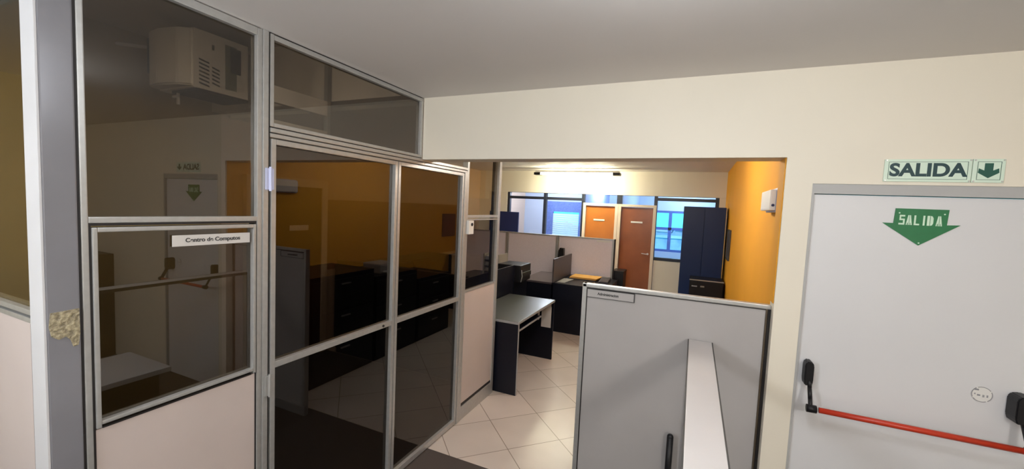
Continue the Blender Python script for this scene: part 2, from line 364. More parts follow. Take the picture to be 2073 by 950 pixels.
# left bay (faces the viewer)
t = thing('window_1', (-2.9, 0.55, 0), 'glazed bay left of the grey post, yellowish room behind', 'window', None, 'structure')
bm = B(); x0, x1 = XL, XP - 0.092
box(bm, x0, x1, 0.53, 0.575, 1.452, 1.468, 0.002); box(bm, x0, x1, 0.532, 0.575, 1.475, 1.492, 0.002)
box(bm, x0, x1, 0.53, 0.575, ZC - 0.03, ZC + 0.0, 0.002); box(bm, x1 - 0.012, x1, 0.535, 0.575, 1.492, ZC - 0.03, 0.002)
box(bm, x0, x1, 0.53, 0.575, 0, 0.08, 0.002)
obj('window_frame', bm, M_alu, t)
obj('gasket', box(B(), x1 - 0.006, x1 + 0.0015, 0.528, 0.57, 0.08, 1.452), M_gasket, t)
obj('pane', box(B(), x0, x1 - 0.012, 0.548, 0.553, 1.492, ZC - 0.03), G_amber, t)
obj('lower_panel', box(B(), x0, x1 - 0.006, 0.536, 0.566, 0.08, 1.452), M_pink, t)

# main fixed bay
D = 0.045       # profile depth behind the partition plane
def prof(bm, y0, y1, z0, z1, x=0.0):
    box(bm, XP - D, XP + x, y0, y1, z0, z1, 0.003)
t = thing('window_2', (XP, 0.9, 0), 'glazed bay between the grey post and the double glass door', 'window', None, 'structure')
bm = B()
prof(bm, 0.613, 0.630, 0, ZC - 0.004); prof(bm, 1.174, 1.190, 0, ZC - 0.004); prof(bm, 0.63, 1.174, 2.555, ZC - 0.004)
prof(bm, 0.63, 1.174, 1.766, 1.786)
obj('window_frame', bm, M_alu, t)
bm = B(); box(bm, XP - D, XP - 0.004, 0.606, 0.613, 0, ZC - 0.004); box(bm, XP - D, XP - 0.004, 0.63, 1.174, 1.757, 1.766)
box(bm, XP - D, XP - 0.004, 0.630, 0.637, 0, 1.757); box(bm, XP - D, XP - 0.004, 1.168, 1.174, 0, 1.757); box(bm, XP - D, XP - 0.004, 0.655, 1.153, 1.083, 1.089)
obj('gasket', bm, M_gasket, t)
bm = B()
prof(bm, 0.637, 0.650, 1.089, 1.752, 0.004); prof(bm, 1.156, 1.168, 1.089, 1.752, 0.004); prof(bm, 0.65, 1.156, 1.737, 1.752, 0.004); prof(bm, 0.65, 1.156, 1.099, 1.112, 0.004)
sash = obj('lower_sash', bm, M_alu, t)
obj('pane', box(B(), XP - 0.026, XP - 0.021, 0.63, 1.174, 1.786, 2.555), G_dark, t)
obj('lower_pane', box(B(), XP - 0.022, XP - 0.017, 0.65, 1.156, 1.112, 1.737), G_dark, t)
obj('lower_panel', box(B(), XP - 0.03, XP - 0.006, 0.637, 1.168, 0.0, 1.083), M_pink, t)
# sign on it
s = thing('glass_sign', (XP, 1.0, 1.675), 'white paper strip with dark lettering on the glazed bay by the post', 'sign')
obj('strip', box(B(), XP - 0.010, XP - 0.006, 0.860, 1.146, 1.674, 1.716), M_paper, s)
obj('lettering', text_bm('Centro de Computos', 0.022, 0.0006, facing_x(XP - 0.0055, 1.003, 1.6955), 0.0006, 1.05), M_ink, s)

# post + transom + door frame
t = thing('trim_5', (XP, 1.21, 0), 'aluminium upright between the glazed bay and the double door', 'post', None, 'structure')
bm = B(); prof(bm, 1.190, 1.199, 0, ZC, -0.004); prof(bm, 1.199, 1.224, 0, ZC, 0.002)
obj('post_body', bm, M_alu, t)
t = thing('window_3', (XP, 1.8, 2.2), 'dark transom pane above the double glass door', 'window', None, 'structure')
bm = B(); prof(bm, 1.232, 1.250, 2.185, ZC - 0.004); prof(bm, 1.25, 2.325, 2.562, ZC - 0.006); prof(bm, 1.25, 2.325, 2.185, 2.203); prof(bm, 2.315, 2.335, 2.185, ZC - 0.004)
obj('window_frame', bm, M_alu, t)
bm = B(); box(bm, XP - D, XP - 0.004, 1.224, 1.232, 0, ZC - 0.002); box(bm, XP - D, XP - 0.003, 1.232, 2.335, 2.180, 2.185); box(bm, XP - D, XP - 0.003, 1.232, 2.335, ZC - 0.006, ZC)
obj('gasket', bm, M_gasket, t)
obj('pane', box(B(), XP - 0.026, XP - 0.021, 1.25, 2.315, 2.203, 2.562), G_dark, t)

t = thing('door_1', (XP, 2.05, 0), 'double glass door in aluminium frame with dark tinted panes', 'door', None, 'structure')
bm = B(); prof(bm, 1.232, 2.965, 2.160, 2.180, 0.004); prof(bm, 1.232, 2.965, 2.138, 2.156, 0.001)
prof(bm, 2.915, 2.955, 0, 2.138, 0.006)
obj('door_frame', bm, M_alu, t)
def leaf(y0, y1, bottom):
    bm = B(); e = 0.024
    prof(bm, y0, y0 + e, 0.01, 2.132, 0.003); prof(bm, y1 - e, y1, 0.01, 2.132, 0.003)
    prof(bm, y0 + e, y1 - e, 2.108, 2.132, 0.003); prof(bm, y0 + e, y1 - e, 0.01, 0.01 + bottom, 0.003)
    prof(bm, y0 + e, y1 - e, 1.078, 1.108, 0.003)
    l = obj('door_leaf', bm, M_alu, t)
    g = B(); box(g, XP - 0.026, XP - 0.021, y0 + e, y1 - e, 0.01 + bottom, 1.078); obj('lower_pane', g, G_door, l)
    g = B(); box(g, XP - 0.026, XP - 0.021, y0 + e, y1 - e, 1.108, 2.108); obj('upper_pane', g, G_door, l)
    return l
l1 = leaf(1.236, 2.088, 0.05)
l2 = leaf(2.094, 2.908, 0.04)
obj('lock_cylinder', tube(B(), (XP, 1.985, 1.093), (XP + 0.008, 1.985, 1.093), 0.008), M_gasket, t)
obj('gasket', box(B(), XP - D, XP - 0.006, 2.908, 2.915, 0.02, 2.13), M_gasket, t)
for z0, m in ((1.905, M_lav), (0.96, M_alu)):
    bm = B(); box(bm, XP + 0.003, XP + 0.009, 1.208, 1.226, z0, z0 + 0.095, 0.002); box(bm, XP + 0.003, XP + 0.009, 1.230, 1.246, z0, z0 + 0.095, 0.002)
    tube(bm, (XP + 0.01, 1.228, z0 - 0.006), (XP + 0.01, 1.228, z0 + 0.101), 0.006)
    tag(obj('hinge', bm, m, t), 'pale bluish hinge' if m == M_lav else None)

# side bay
t = thing('window_4', (XP, 3.27, 0), 'narrow glazed bay between the double door and the black desk', 'window', None, 'structure')
bm = B()
prof(bm, 2.958, 2.985, 0, ZC - 0.002, 0.004); prof(bm, 3.560, 3.605, 0, ZC - 0.002, 0.004); prof(bm, 2.985, 3.56, 1.765, 1.790); prof(bm, 2.985, 3.56, 1.745, 1.757)
prof(bm, 2.985, 3.56, ZC - 0.03, ZC - 0.002); prof(bm, 2.985, 3.56, 1.125, 1.140)
prof(bm, 2.985, 3.56, 0, 0.12, 0.003)
obj('window_frame', bm, M_alu, t)
bm = B(); box(bm, XP - D, XP - 0.004, 2.985, 3.56, 0.12, 0.145); box(bm, XP - D, XP - 0.004, 2.985, 2.992, 0.145, 1.125); box(bm, XP - D - 0.02, XP - D, 3.54, 3.60, 0, ZC - 0.002)
obj('gasket', bm, M_gasket, t)
obj('pane', box(B(), XP - 0.026, XP - 0.021, 2.985, 3.56, 1.79, ZC - 0.03), G_side, t)
obj('lower_pane', box(B(), XP - 0.026, XP - 0.021, 2.985, 3.56, 1.14, 1.745), G_mid, t)
obj('lower_panel', box(B(), XP - 0.03, XP - 0.006, 2.992, 3.56, 0.145, 1.125), M_pink, t)
s = thing('switch_box', (XP, 3.0, 1.63), 'small white switch box with dark button on the upright right of the double door', 'switch')
obj('housing', box(B(), XP + 0.004, XP + 0.030, 2.965, 3.045, 1.630, 1.745, 0.004), M_white, s)
obj('button', tube(B(), (XP + 0.030, 3.012, 1.712), (XP + 0.035, 3.012, 1.712), 0.014), M_blackp, s)

# ------------------------------------------------------------------ exit door
t = thing('door_2', (0.93, YW + 0.05, 0), 'white exit door with red push bar in the cream wall', 'door', None, 'structure')
bm = B(); box(bm, 0.497, 0.508, YW + 0.004, YW + 0.14, 0, 2.052); box(bm, 1.369, 1.38, YW + 0.004, YW + 0.14, 0, 2.052); box(bm, 0.508, 1.369, YW + 0.006, YW + 0.14, 2.006, 2.052)
obj('door_frame', bm, M_dframe, t)
obj('door_leaf', box(B(), 0.511, 1.366, YW + 0.022, YW + 0.072, 0.008, 2.003, 0.002), M_door, t)
yd = YW + 0.022
pbar = obj('push_bar', tube(B(), (0.585, yd - 0.105, 1.008), (1.255, yd - 0.105, 1.008), 0.0125, 20), M_red, t, True)
for xa, big in ((0.548, 0), (1.270, 1)):
    bm = B(); w = 0.018 if not big else 0.032
    pr = [(-0.052, -w * 0.8), (-0.052, w * .8), (-.03, w), (.045, w), (.06, w * .7), (.065, 0), (.06, -w * .7), (.045, -w), (-.03, -w)]
    prism(bm, [(b_, a) for a, b_ in pr], (xa, yd, 1.147), (1, 0, 0), (0, 0, 1), (0, -1, 0), 0.055 if not big else 0.065)
    bmesh.ops.bevel(bm, geom=bm.edges[:], offset=0.004, segments=2, affect='EDGES')
    mec = obj('bar_housing', bm, M_blackp, t)
    bm = B()
    xs = xa + (0.005 if not big else 0.003)
    seg = [(yd - 0.04, 1.13), (yd - 0.06, 1.09), (yd - 0.085, 1.045), (yd - 0.105, 1.008)]
    for p, q in zip(seg, seg[1:]): tube(bm, (xs, p[0], p[1]), (xs, q[0], q[1]), 0.009 if not big else 0.014, 12)
    tube(bm, (xs - 0.016, yd - 0.105, 1.008), (xs + 0.022, yd - 0.105, 1.008), 0.018, 16)
    obj('bar_arm', bm, M_blackp, t, True)
# lock disc with lettering marks
s = thing('round_sticker', (1.163, yd, 1.15), 'small round worn white sticker with dark markings above the red bar', 'sticker')
obj('disc', tube(B(), (1.163, yd - 0.0005, 1.176), (1.163, yd - 0.003, 1.176), 0.034, 32), M_white, s)
bm = B(); N = 40
for k in range(N):
    if k % 10 in (3,): continue
    a0, a1 = 2 * pi * k / N, 2 * pi * (k + 1) / N
    q = [(cos(a) * rr, sin(a) * rr) for a, rr in ((a0, .0335), (a1, .0335), (a1, .0305), (a0, .0305))]
    prism(bm, q, (1.163, yd - 0.003, 1.176), (1, 0, 0), (0, 0, 1), (0, -1, 0), 0.0006)
for xx, zz, ww, hh in ((-.010, -.004, .010, .007), (.005, -.006, .006, .010), (.017, -.005, .005, .010), (-.018, .019, .014, .007), (-.022, 0, .004, .006)):
    box(bm, 1.163 + xx - ww / 2, 1.163 + xx + ww / 2, yd - 0.0037, yd - 0.003, 1.176 + zz - hh / 2, 1.176 + zz + hh / 2)
obj('markings', bm, mat('faded_grey_ink', (0.28, 0.28, 0.30), 0.6), s)
# green arrow sign
s = thing('arrow_sign', (0.902, yd, 1.79), 'green downward arrow sign reading SALIDA on the white door', 'sign')
ax = [(0.815, 1.950), (0.993, 1.950), (0.990, 1.884), (1.034, 1.886), (0.904, 1.790), (0.773, 1.884), (0.812, 1.884)]
obj('arrow', prism(B(), [(a, b_) for a, b_ in ax], (0, yd - 0.0005, 0), (1, 0, 0), (0, 0, 1), (0, -1, 0), 0.003), M_green, s)
# stencil letters
bm = B()
def st(pts, cx):
    prism(bm, [(cx + a * 0.0205, 1.8785 + b_ * 0.043) for a, b_ in pts], (0, yd - 0.0036, 0), (1, 0, 0), (0, 0, 1), (0, -1, 0), 0.0006)
c0 = 0.829; dx = 0.0248
st([(.1, 1), (1, 1), (1, .84), (.35, .84), (.35, .62), (1, .62), (1, .0), (0, 0), (0, .17), (.72, .17), (.72, .46), (.1, .46)], c0)
st([(.0, 0), (.3, 1), (.48, 1), (.48, .0), (.35, .0), (.35, .22), (.22, .22), (.2, 0)], c0 + dx); st([(.56, 0), (.56, 1), (.74, 1), (1.02, 0), (.8, 0), (.78, .22), (.68, .22), (.68, 0)], c0 + dx)
st([(.1, 1), (.4, 1), (.4, .16), (1, .16), (1, 0), (.1, 0)], c0 + 2 * dx)
st([(.35, 1), (.66, 1), (.66, 0), (.35, 0)], c0 + 3 * dx)
st([(.0, 1), (.42, 1), (.42, 0), (.0, 0)], c0 + 4 * dx - .004); st([(.52, 1), (.82, .95), (1, .75), (1, .25), (.82, .05), (.52, 0)], c0 + 4 * dx - .004)
st([(.0, 0), (.3, 1), (.48, 1), (.48, .0), (.35, .0), (.35, .22), (.22, .22), (.2, 0)], c0 + 5 * dx); st([(.56, 0), (.56, 1), (.74, 1), (1.02, 0), (.8, 0), (.78, .22), (.68, .22), (.68, 0)], c0 + 5 * dx)
obj('lettering', bm, M_stencil, s)
for xx, zz in ((0.829, 1.930), (0.979, 1.930), (0.904, 1.801)):
    obj('rivet', tube(B(), (xx, yd - 0.0035, zz), (xx, yd - 0.0055, zz), 0.0030, 10), M_stencil, s)
# exit plaque above the door
def plaque(x0, x1, label, kind):
    s = thing('exit_sign', ((x0 + x1) / 2, YW, 2.067), label, 'sign')
    obj('board', box(B(), x0, x1, YW - 0.006, YW - 0.0005, 2.066, 2.163, 0.002), M_signw, s)
    bm = B(); a, b_, c, d = x0 + 0.014, x1 - 0.012, 2.077, 2.152; w = 0.0014
    for q in ((a, b_, c, c + w), (a, b_, d - w, d), (a, a + w, c, d), (b_ - w, b_, c, d)): box(bm, q[0], q[1], YW - 0.0068, YW - 0.006, q[2], q[3])
    obj('border_line', bm, M_dgreen, s)
    for xx in (x0 + 0.006, x1 - 0.005):
        for zz in (2.071, 2.158): obj('screw', tube(B(), (xx, YW - 0.006, zz), (xx, YW - 0.009, zz), 0.003, 10), M_chrome, s)
    if kind == 'text':
        obj('lettering', text_bm('SALIDA', 0.076, 0.0005, facing_y((x0 + x1) / 2 + 0.001, YW - 0.0066, 2.1145), 0.0028, 1.0), M_navyink, s)
    else:
        cx = (x0 + x1) / 2
        pts = [(-.013, .029), (.013, .029), (.013, -.001), (.030, .008), (.032, -.010), (0, -.032), (-.032, -.010), (-.030, .008), (-.013, -.001)]
        obj('arrow', prism(B(), [(cx + a, 2.1165 + b_) for a, b_ in pts], (0, YW - 0.006, 0), (1, 0, 0), (0, 0, 1), (0, -1, 0), 0.0008), M_dgreen, s)
plaque(0.752, 1.036, 'white and green sign reading SALIDA in dark capitals above the exit door', 'text')
plaque(1.038, 1.135, 'small square sign with green downward arrow beside the word sign above the exit door', 'arrow')

# ------------------------------------------------------------------ foreground grey screen
YS = 2.40
t = thing('partition_screen', (-0.1, YS + 0.02, 0), 'large grey cubicle screen in aluminium frame standing in the opening', 'screen')
bm = B(); zt = 1.440; xa, xb = -0.585, 0.3865
box(bm, xa, xa + 0.026, YS, YS + 0.04, 0, zt, 0.003); box(bm, xa, xb, YS, YS + 0.04, zt - 0.022, zt, 0.004)
box(bm, xa + .026, xb - .02, YS, YS + 0.04, 0, 0.08, 0.003)
obj('frame', bm, M_alu, t)
bm = B(); box(bm, xb - 0.013, xb, YS - 0.002, YS + 0.04, 0, zt - 0.022, 0.001); box(bm, xa + 0.026, xa + 0.031, YS + 0.004, YS + 0.036, 0.08, zt - 0.022); box(bm, xa + 0.031, xb - 0.013, YS + 0.002, YS + 0.036, zt - 0.027, zt - 0.022)
obj('gasket', bm, M_gasket, t)
obj('right_stile', box(B(), xb - 0.022, xb - 0.013, YS + 0.001, YS + 0.04, 0.08, zt - 0.022, 0.002), mat('bronze_edge', (0.10, 0.075, 0.05), 0.4, 0.3), t)
obj('panel', box(B(), xa + 0.031, xb - 0.022, YS + 0.008, YS + 0.032, 0.08, zt - 0.027), M_greyp, t)
bm = B(); tube(bm, (-0.037, YS - 0.045, 0.26), (-0.037, YS - 0.045, 0.655), 0.017, 16)
bmesh.ops.create_uvsphere(bm, u_segments=16, v_segments=8, radius=0.017, matrix=Matrix.Translation((-0.037, YS - 0.045, 0.655)))
for z in (0.32, 0.58): tube(bm, (-0.037, YS - 0.045, z), (-0.037, YS + 0.009, z), 0.010, 12)
tag(obj('pull_handle', bm, M_blackp, t, True), 'black rounded upright pull bar')
s = thing('screen_name_plate', (-0.42, YS, 1.37), 'grey name plate with dark lettering at the top left of the large screen', 'sign')
obj('plate', box(B(), -0.552, -0.283, YS - 0.004, YS + 0.007, 1.364, 1.410, 0.001), M_greyp, s)
bm = B(); box(bm, -0.552, -0.281, YS - 0.0045, YS + 0.0065, 1.361, 1.364); box(bm, -0.284, -0.279, YS - 0.0045, YS + 0.0065, 1.361, 1.411); box(bm, -0.552, -0.281, YS - 0.0045, YS + 0.0065, 1.409, 1.412)
obj('plate_edge', bm, M_ink, s)
obj('lettering', text_bm('Administracion', 0.021, 0.0005, facing_y(-0.43, YS - 0.0045, 1.387), 0.0008, 0.95), M_ink, s)

# low partition running from the screen towards the viewer
t = thing('narrow_shelf', (0.075, 1.7, 0), 'narrow pale shelf board with dark edges running up to the large grey screen', 'shelf')
obj('top_board', box(B(), 0.019, 0.131, 1.02, YS - 0.003, 1.183, 1.203, 0.002), M_capw, t)
bm = B(); box(bm, 0.0145, 0.019, 1.02, YS - 0.003, 1.182, 1.2035); box(bm, 0.131, 0.1355, 1.02, YS - 0.003, 1.182, 1.2035)
obj('edge_strip', bm, M_ink, t)
for y in (1.05, 2.33): obj('leg', box(B(), 0.05, 0.10, y - 0.02, y + 0.02, 0, 1.183, 0.002), M_alu, t)
# reception desk, seen in the tinted glass only
t = thing('reception_desk', (-0.2, 1.05, 0), 'desk beside the narrow shelf board, mirrored in the tinted glass', 'desk')
obj('desk_top', box(B(), -0.50, 0.005, 0.65, 1.47, 0.72, 0.75, 0.004), M_capw, t)
obj('front_panel', box(B(), -0.42, -0.40, 0.68, 1.44, 0.05, 0.72), M_black, t)
obj('side_panel', box(B(), -0.40, 0.0, 1.41, 1.43, 0, 0.72), M_black, t)
obj('side_panel', box(B(), -0.40, 0.0, 0.68, 0.70, 0, 0.72), M_black, t)
t = thing('equipment_rack', (2.65, 2.1, 0), 'tall dark box against the cream wall, mirrored in the lower tinted pane', 'cabinet')
obj('body', box(B(), 2.38, 2.92, 1.98, YW - 0.002, 0, 1.15, 0.006), M_black, t)
obj('door', box(B(), 2.40, 2.90, 1.965, 1.98, 0.05, 1.13, 0.004), M_blackp, t)

# ------------------------------------------------------------------ near desk
t = thing('office_desk', (-1.82, 4.22, 0), 'black computer desk with shiny grey top right behind the narrow glazed bay', 'desk')
dx0, dx1, dy0, dy1 = -2.12, -1.50, 3.645, 4.79
obj('desk_top', box(B(), dx0, dx1, dy0 - .01, dy1, 0.722, 0.75, 0.002), M_desk, t)
obj('edge_strip', (lambda b_: (box(b_, dx1 - 0.001, dx1 + 0.001, dy0 - .01, dy1, 0.724, 0.748), box(b_, dx0, dx1, dy0 - .012, dy0 - .009, 0.724, 0.748), b_)[-1])(B()), M_edge, t)
obj('side_panel', box(B(), dx0 + 0.02, dx1 - 0.004, dy0, dy0 + 0.025, 0, 0.722), M_black, t)
obj('side_panel', box(B(), dx0 + 0.02, dx1 - 0.004, dy1 - 0.03, dy1 - 0.005, 0, 0.722), M_black, t)
obj('side_edge', box(B(), dx1 - 0.004, dx1 - 0.001, dy0, dy0 + 0.025, 0, 0.722), M_edge, t)
obj('back_panel', box(B(), dx0 + 0.03, dx0 + 0.05, dy0 + 0.025, dy1 - 0.03, 0.25, 0.722), M_black, t)
tr = obj('keyboard_tray', box(B(), dx0 + 0.2, dx1 - 0.02, dy0 + 0.035, dy0 + 0.70, 0.635, 0.652, 0.002), M_black, t)
obj('tray_edge', box(B(), dx1 - 0.02, dx1 - 0.016, dy0 + 0.035, dy0 + 0.70, 0.634, 0.653), M_edge, tr)
obj('tray_rail', box(B(), dx1 - 0.06, dx1 - 0.045, dy0 + 0.69, dy0 + 0.72, 0.60, 0.722), M_edge, tr)
s = thing('hanging_sheet', (-1.6, dy1 - 0.035, 0.35), 'grey paper sheets fixed inside the far end of the black desk', 'paper')
obj('sheet', box(B(), -1.655, -1.53, dy1 - 0.036, dy1 - 0.032, 0.40, 0.66), M_paper, s)
obj('upper_sheet', box(B(), -1.652, -1.533, dy1 - 0.040, dy1 - 0.036, 0.53, 0.69), M_paper, s)

# black upright divider behind the near desk
tag(obj('desk_divider', (lambda b_: (box(b_, -2.165, -2.145, 3.68, 4.95, 0, 1.10, 0.002), box(b_, -2.172, -2.138, 4.95, 4.965, 0, 1.10), b_)[-1])(B()), M_black),
    'black upright divider board at the back of the near desk', 'divider')

# side desk with printer and files
t = thing('side_desk', (-2.6, 5.3, 0), 'black desk behind the divider board carrying the printer', 'desk')
obj('desk_top', box(B(), -3.1, -2.18, 4.98, 5.6, 0.83, 0.86, 0.002), M_black, t)
obj('side_panel', box(B(), -3.08, -3.05, 5.0, 5.58, 0, 0.83), M_black, t)
obj('side_panel', box(B(), -2.23, -2.2, 5.0, 5.58, 0, 0.83), M_black, t)
obj('back_panel', box(B(), -3.05, -2.23, 5.5, 5.52, 0.2, 0.83), M_black, t)
t = thing('printer', (-2.2, 5.15, 0.86), 'black boxy printer beyond the divider board, its side cables showing', 'printer')
bm = box(B(), -2.42, -2.08, 5.02, 5.40, 0.862, 1.09, 0.012)
obj('body', bm, M_blackp, t)
obj('output_tray', box(B(), -2.08, -2.055, 5.06, 5.36, 0.93, 0.99, 0.004), M_blackp, t)
bm = B()
for p, q in (((-2.07, 5.04, 1.03), (-2.05, 5.02, 0.95)), ((-2.05, 5.02, 0.95), (-2.07, 5.03, 0.87))): tube(bm, p, q, 0.006, 8)
obj('cable', bm, M_edge, t)
s_ = None
for k in range(4):
    o = tag(obj('document_tray', (lambda b_: (box(b_, -2.72, -2.47, 5.15, 5.45, 0.862 + k * 0.082, 0.872 + k * 0.082), box(b_, -2.72, -2.70, 5.15, 5.45, 0.872 + k * 0.082, 0.944 + k * 0.082), box(b_, -2.49, -2.47, 5.15, 5.45, 0.872 + k * 0.082, 0.944 + k * 0.082), box(b_, -2.69, -2.50, 5.17, 5.44, 0.873 + k * 0.082, 0.91 + k * 0.082), b_)[-1])(B()), mat('grey_beige_plastic', (0.30, 0.28, 0.25), 0.5)),
        ['lowest', 'second from bottom', 'second from top', 'topmost'][k] + ' grey-beige document tray in the stack left of the printer', 'tray', 'document trays stacked by the printer')

# ------------------------------------------------------------------ back desks
def back_desk(x0, x1, top, label):
    t = thing('office_desk', ((x0 + x1) / 2, 6.35, 0), label, 'desk')
    obj('desk_top', box(B(), x0, x1, 5.885, 6.84, 0.722, 0.75, 0.002), top, t)
    obj('front_panel', box(B(), x0 + 0.01, x1 - 0.01, 5.90, 5.92, 0.0, 0.722), M_black, t)
    obj('side_panel', box(B(), x0 + 0.01, x0 + 0.03, 5.92, 6.82, 0, 0.722), M_black, t)
    obj('side_panel', box(B(), x1 - 0.03, x1 - 0.01, 5.92, 6.82, 0, 0.722), M_black, t)
    return t
back_desk(-2.43, -1.915, M_desk2, 'black desk with bare brownish grey top, left of the short upright divider')
back_desk(-1.905, -1.08, M_black, 'black desk with a yellow folder on top, right of the short upright divider')
tag(obj('desk_divider', box(B(), -1.905, -1.885, 5.87, 6.84, 0.752, 1.115, 0.003), M_div), 'short charcoal divider standing between the two back desks', 'divider')
# screens behind
SY = 6.86
def screen(x0, x1, label, zt, endcap=False):
    t = thing('cubicle_screen', ((x0 + x1) / 2, SY + 0.02, 0), label, 'screen', 'pale cubicle screens behind the back desks')
    bm = B(); box(bm, x0, x0 + 0.03, SY, SY + 0.045, 0, zt, 0.002); box(bm, x1 - 0.03, x1, SY, SY + 0.045, 0, zt, 0.002); box(bm, x0 + .03, x1 - .03, SY, SY + 0.045, zt - 0.022, zt, 0.002); box(bm, x0 + .03, x1 - .03, SY, SY + 0.045, 0, 0.06, 0.002)
    obj('frame', bm, M_alu, t)
    obj('panel', box(B(), x0 + 0.03, x1 - 0.03, SY + 0.01, SY + 0.035, 0.06, zt - 0.022), mat('lilac_grey_fabric', (0.78, 0.73, 0.80), 0.8, noise=0.05, scale=60), t)
    if endcap: obj('gasket', box(B(), x1, x1 + 0.02, SY, SY + 0.045, 0, zt, 0.001), M_gasket, t)
screen(-4.06, -3.14, 'pale cubicle screen at the far left, mostly hidden by the aluminium upright', 1.412)
screen(-3.135, -2.165, 'pale cubicle screen behind the printer, left of the middle seam', 1.412)
screen(-2.16, -1.185, 'pale cubicle screen behind the yellow folder, with white label at its corner', 1.412, True)
s = tag(obj('name_plate', box(B(), -1.47, -1.24, SY - 0.005, SY - 0.0005, 1.350, 1.382, 0.001), M_white), 'small white label at the top right corner of the cubicle screen', 'sign')
t = thing('desk_speaker', (-2.06, 6.75, 0.75), 'small black upright device showing above the short charcoal divider', 'speaker')
bm = B(); prism(bm, [(0, 0.02), (.13, 0.02), (.105, .45), (.04, .455), (.015, .40)], (-2.12, SY - 0.11, 0.75), (1, 0, 0), (0, 0, 1), (0, 1, 0), 0.08)
obj('body', bm, M_blackp, t)
obj('foot', box(B(), -2.14, -1.97, SY - 0.14, SY - 0.02, 0.751, 0.771, 0.003), M_blackp, t)
t = thing('folder_stack', (-1.6, 6.75, 0.75), 'yellow-orange folders lying on the back desk', 'folder')
pts = [(-1.80, 6.42), (-1.37, 6.42), (-1.33, 6.74), (-1.80, 6.74)]
for i, (dz, m) in enumerate(((0.0, M_div), (0.012, M_yel), (0.026, M_yel))):
    obj('folder', prism(B(), [(a + 0.01 * i, b_) for a, b_ in pts], (0, 0, 0.7515 + dz), (1, 0, 0), (0, 1, 0), (0, 0, 1), 0.0115), m, t)
tag(obj('paper_sheet', prism(B(), [(-1.86, 5.97), (-1.74, 5.97), (-1.70, 6.36), (-1.86, 6.36)], (0, 0, 0.751), (1, 0, 0), (0, 1, 0), (0, 0, 1), 0.006), M_edge), 'grey papers on the back desk, left of the yellow folder', 'paper')
t = thing('calculator', (-1.24, 6.5, 0.75), 'small dark grey device on the back desk, right of the yellow folder', 'calculator')
bm = B(); prism(bm, [(0, 0), (.28, 0), (.28, .055), (0, .02)], (-1.30, 6.35, 0.751), (0, 1, 0), (0, 0, 1), (1, 0, 0), 0.14); obj('body', bm, M_div, t)
obj('display', box(B(), -1.28, -1.18, 6.58, 6.61, 0.79, 0.815), M_edge, t)
t = thing('waste_bin', (-1.06, 7.1, 0), 'black cabinet end beyond the screens, in front of the brown door', 'cabinet')
obj('body', box(B(), -1.20, -1.02, 6.98, 7.30, 0, 0.84, 0.006), M_blackp, t)
obj('lid', box(B(), -1.205, -1.015, 6.975, 7.305, 0.84, 0.875, 0.006), M_blackp, t)
t.name = 'small_cabinet'

# blue board behind the screens at left
tag(obj('notice_board', box(B(), -3.72, -3.10, 7.25, 7.29, 0.0, 1.775, 0.004), M_navyb), 'dark navy board standing before the glazing at left', 'board')

# ------------------------------------------------------------------ black cabinets by the orange wall
t = thing('tall_cabinet', (0.14, 6.8, 0), 'tall black cabinet beside the orange wall', 'cabinet')
obj('body', box(B(), -0.15, 0.415, 6.62, 7.05, 0, 2.0, 0.003), M_navy, t)
obj('door', box(B(), -0.146, 0.136, 6.60, 6.618, 0.05, 1.985, 0.002), M_navy, t)
obj('door', box(B(), 0.14, 0.411, 6.60, 6.618, 0.05, 1.985, 0.002), M_navy, t)
t = thing('drawer_cabinet', (0.2, 6.3, 0), 'low black drawer unit with shiny handles before the tall cabinet', 'cabinet')
obj('body', box(B(), 0.0, 0.425, 6.17, 6.58, 0, 0.98, 0.003), M_black, t)
tag(obj('top_edge', box(B(), -0.002, 0.427, 6.15, 6.165, 0.975, 0.988), M_edge, t), 'grey top edge strip')
for k in range(4):
    z = 0.76 - k * 0.225
    d = obj('drawer', box(B(), 0.01, 0.415, 6.15, 6.168, z, z + 0.205, 0.002), M_blackp, t)
    bm = B(); box(bm, 0.03, 0.10, 6.128, 6.134, z + 0.13, z + 0.145, 0.002); box(bm, 0.035, 0.04, 6.134, 6.15, z + 0.13, z + 0.145); box(bm, 0.09, 0.095, 6.134, 6.15, z + 0.13, z + 0.145)
    obj('handle', bm, M_chrome, d)
    obj('label_holder', box(B(), 0.14, 0.19, 6.146, 6.15, z + 0.13, z + 0.15), M_chrome, d)
t = thing('wall_frame', (XO - 0.01, 6.2, 1.3), 'thin dark frame hanging on the orange wall by the tall cabinet', 'picture')
bm = box(B(), XO - 0.022, XO - 0.001, 5.95, 6.35, 1.30, 1.70, 0.002)
obj('frame', bm, M_ink, t); obj('picture', box(B(), XO - 0.024, XO - 0.022, 5.98, 6.32, 1.33, 1.67), M_div, t)
# low black cabinets hidden behind the large screen (mirrored in the doors)
for i, (y0, y1, zt) in enumerate(((2.75, 3.6, 1.10), (3.62, 4.4, 1.0), (4.42, 5.2, 0.86))):
    t = thing('filing_cabinet', (0.1, (y0 + y1) / 2, 0), ['black filing cabinet nearest the large screen, mirrored in the glass door', 'black filing cabinet in the middle of the row, mirrored in the glass door', 'black filing cabinet at the far end of the row, mirrored in the glass door'][i], 'cabinet', 'filing cabinets along the orange wall')
    obj('body', box(B(), -0.22, XO - 0.005, y0, y1, 0, zt, 0.004), M_black, t)
    dh = (zt - 0.08) / 3
    for k in range(3):
        z = 0.05 + k * dh
        d = obj('drawer', box(B(), -0.235, -0.22, y0 + 0.02, y1 - 0.02, z, z + dh - 0.02, 0.002), M_blackp, t)
        obj('handle', box(B(), -0.25, -0.235, (y0 + y1) / 2 - 0.06, (y0 + y1) / 2 + 0.06, z + dh - 0.08, z + dh - 0.065, 0.002), M_chrome, d)
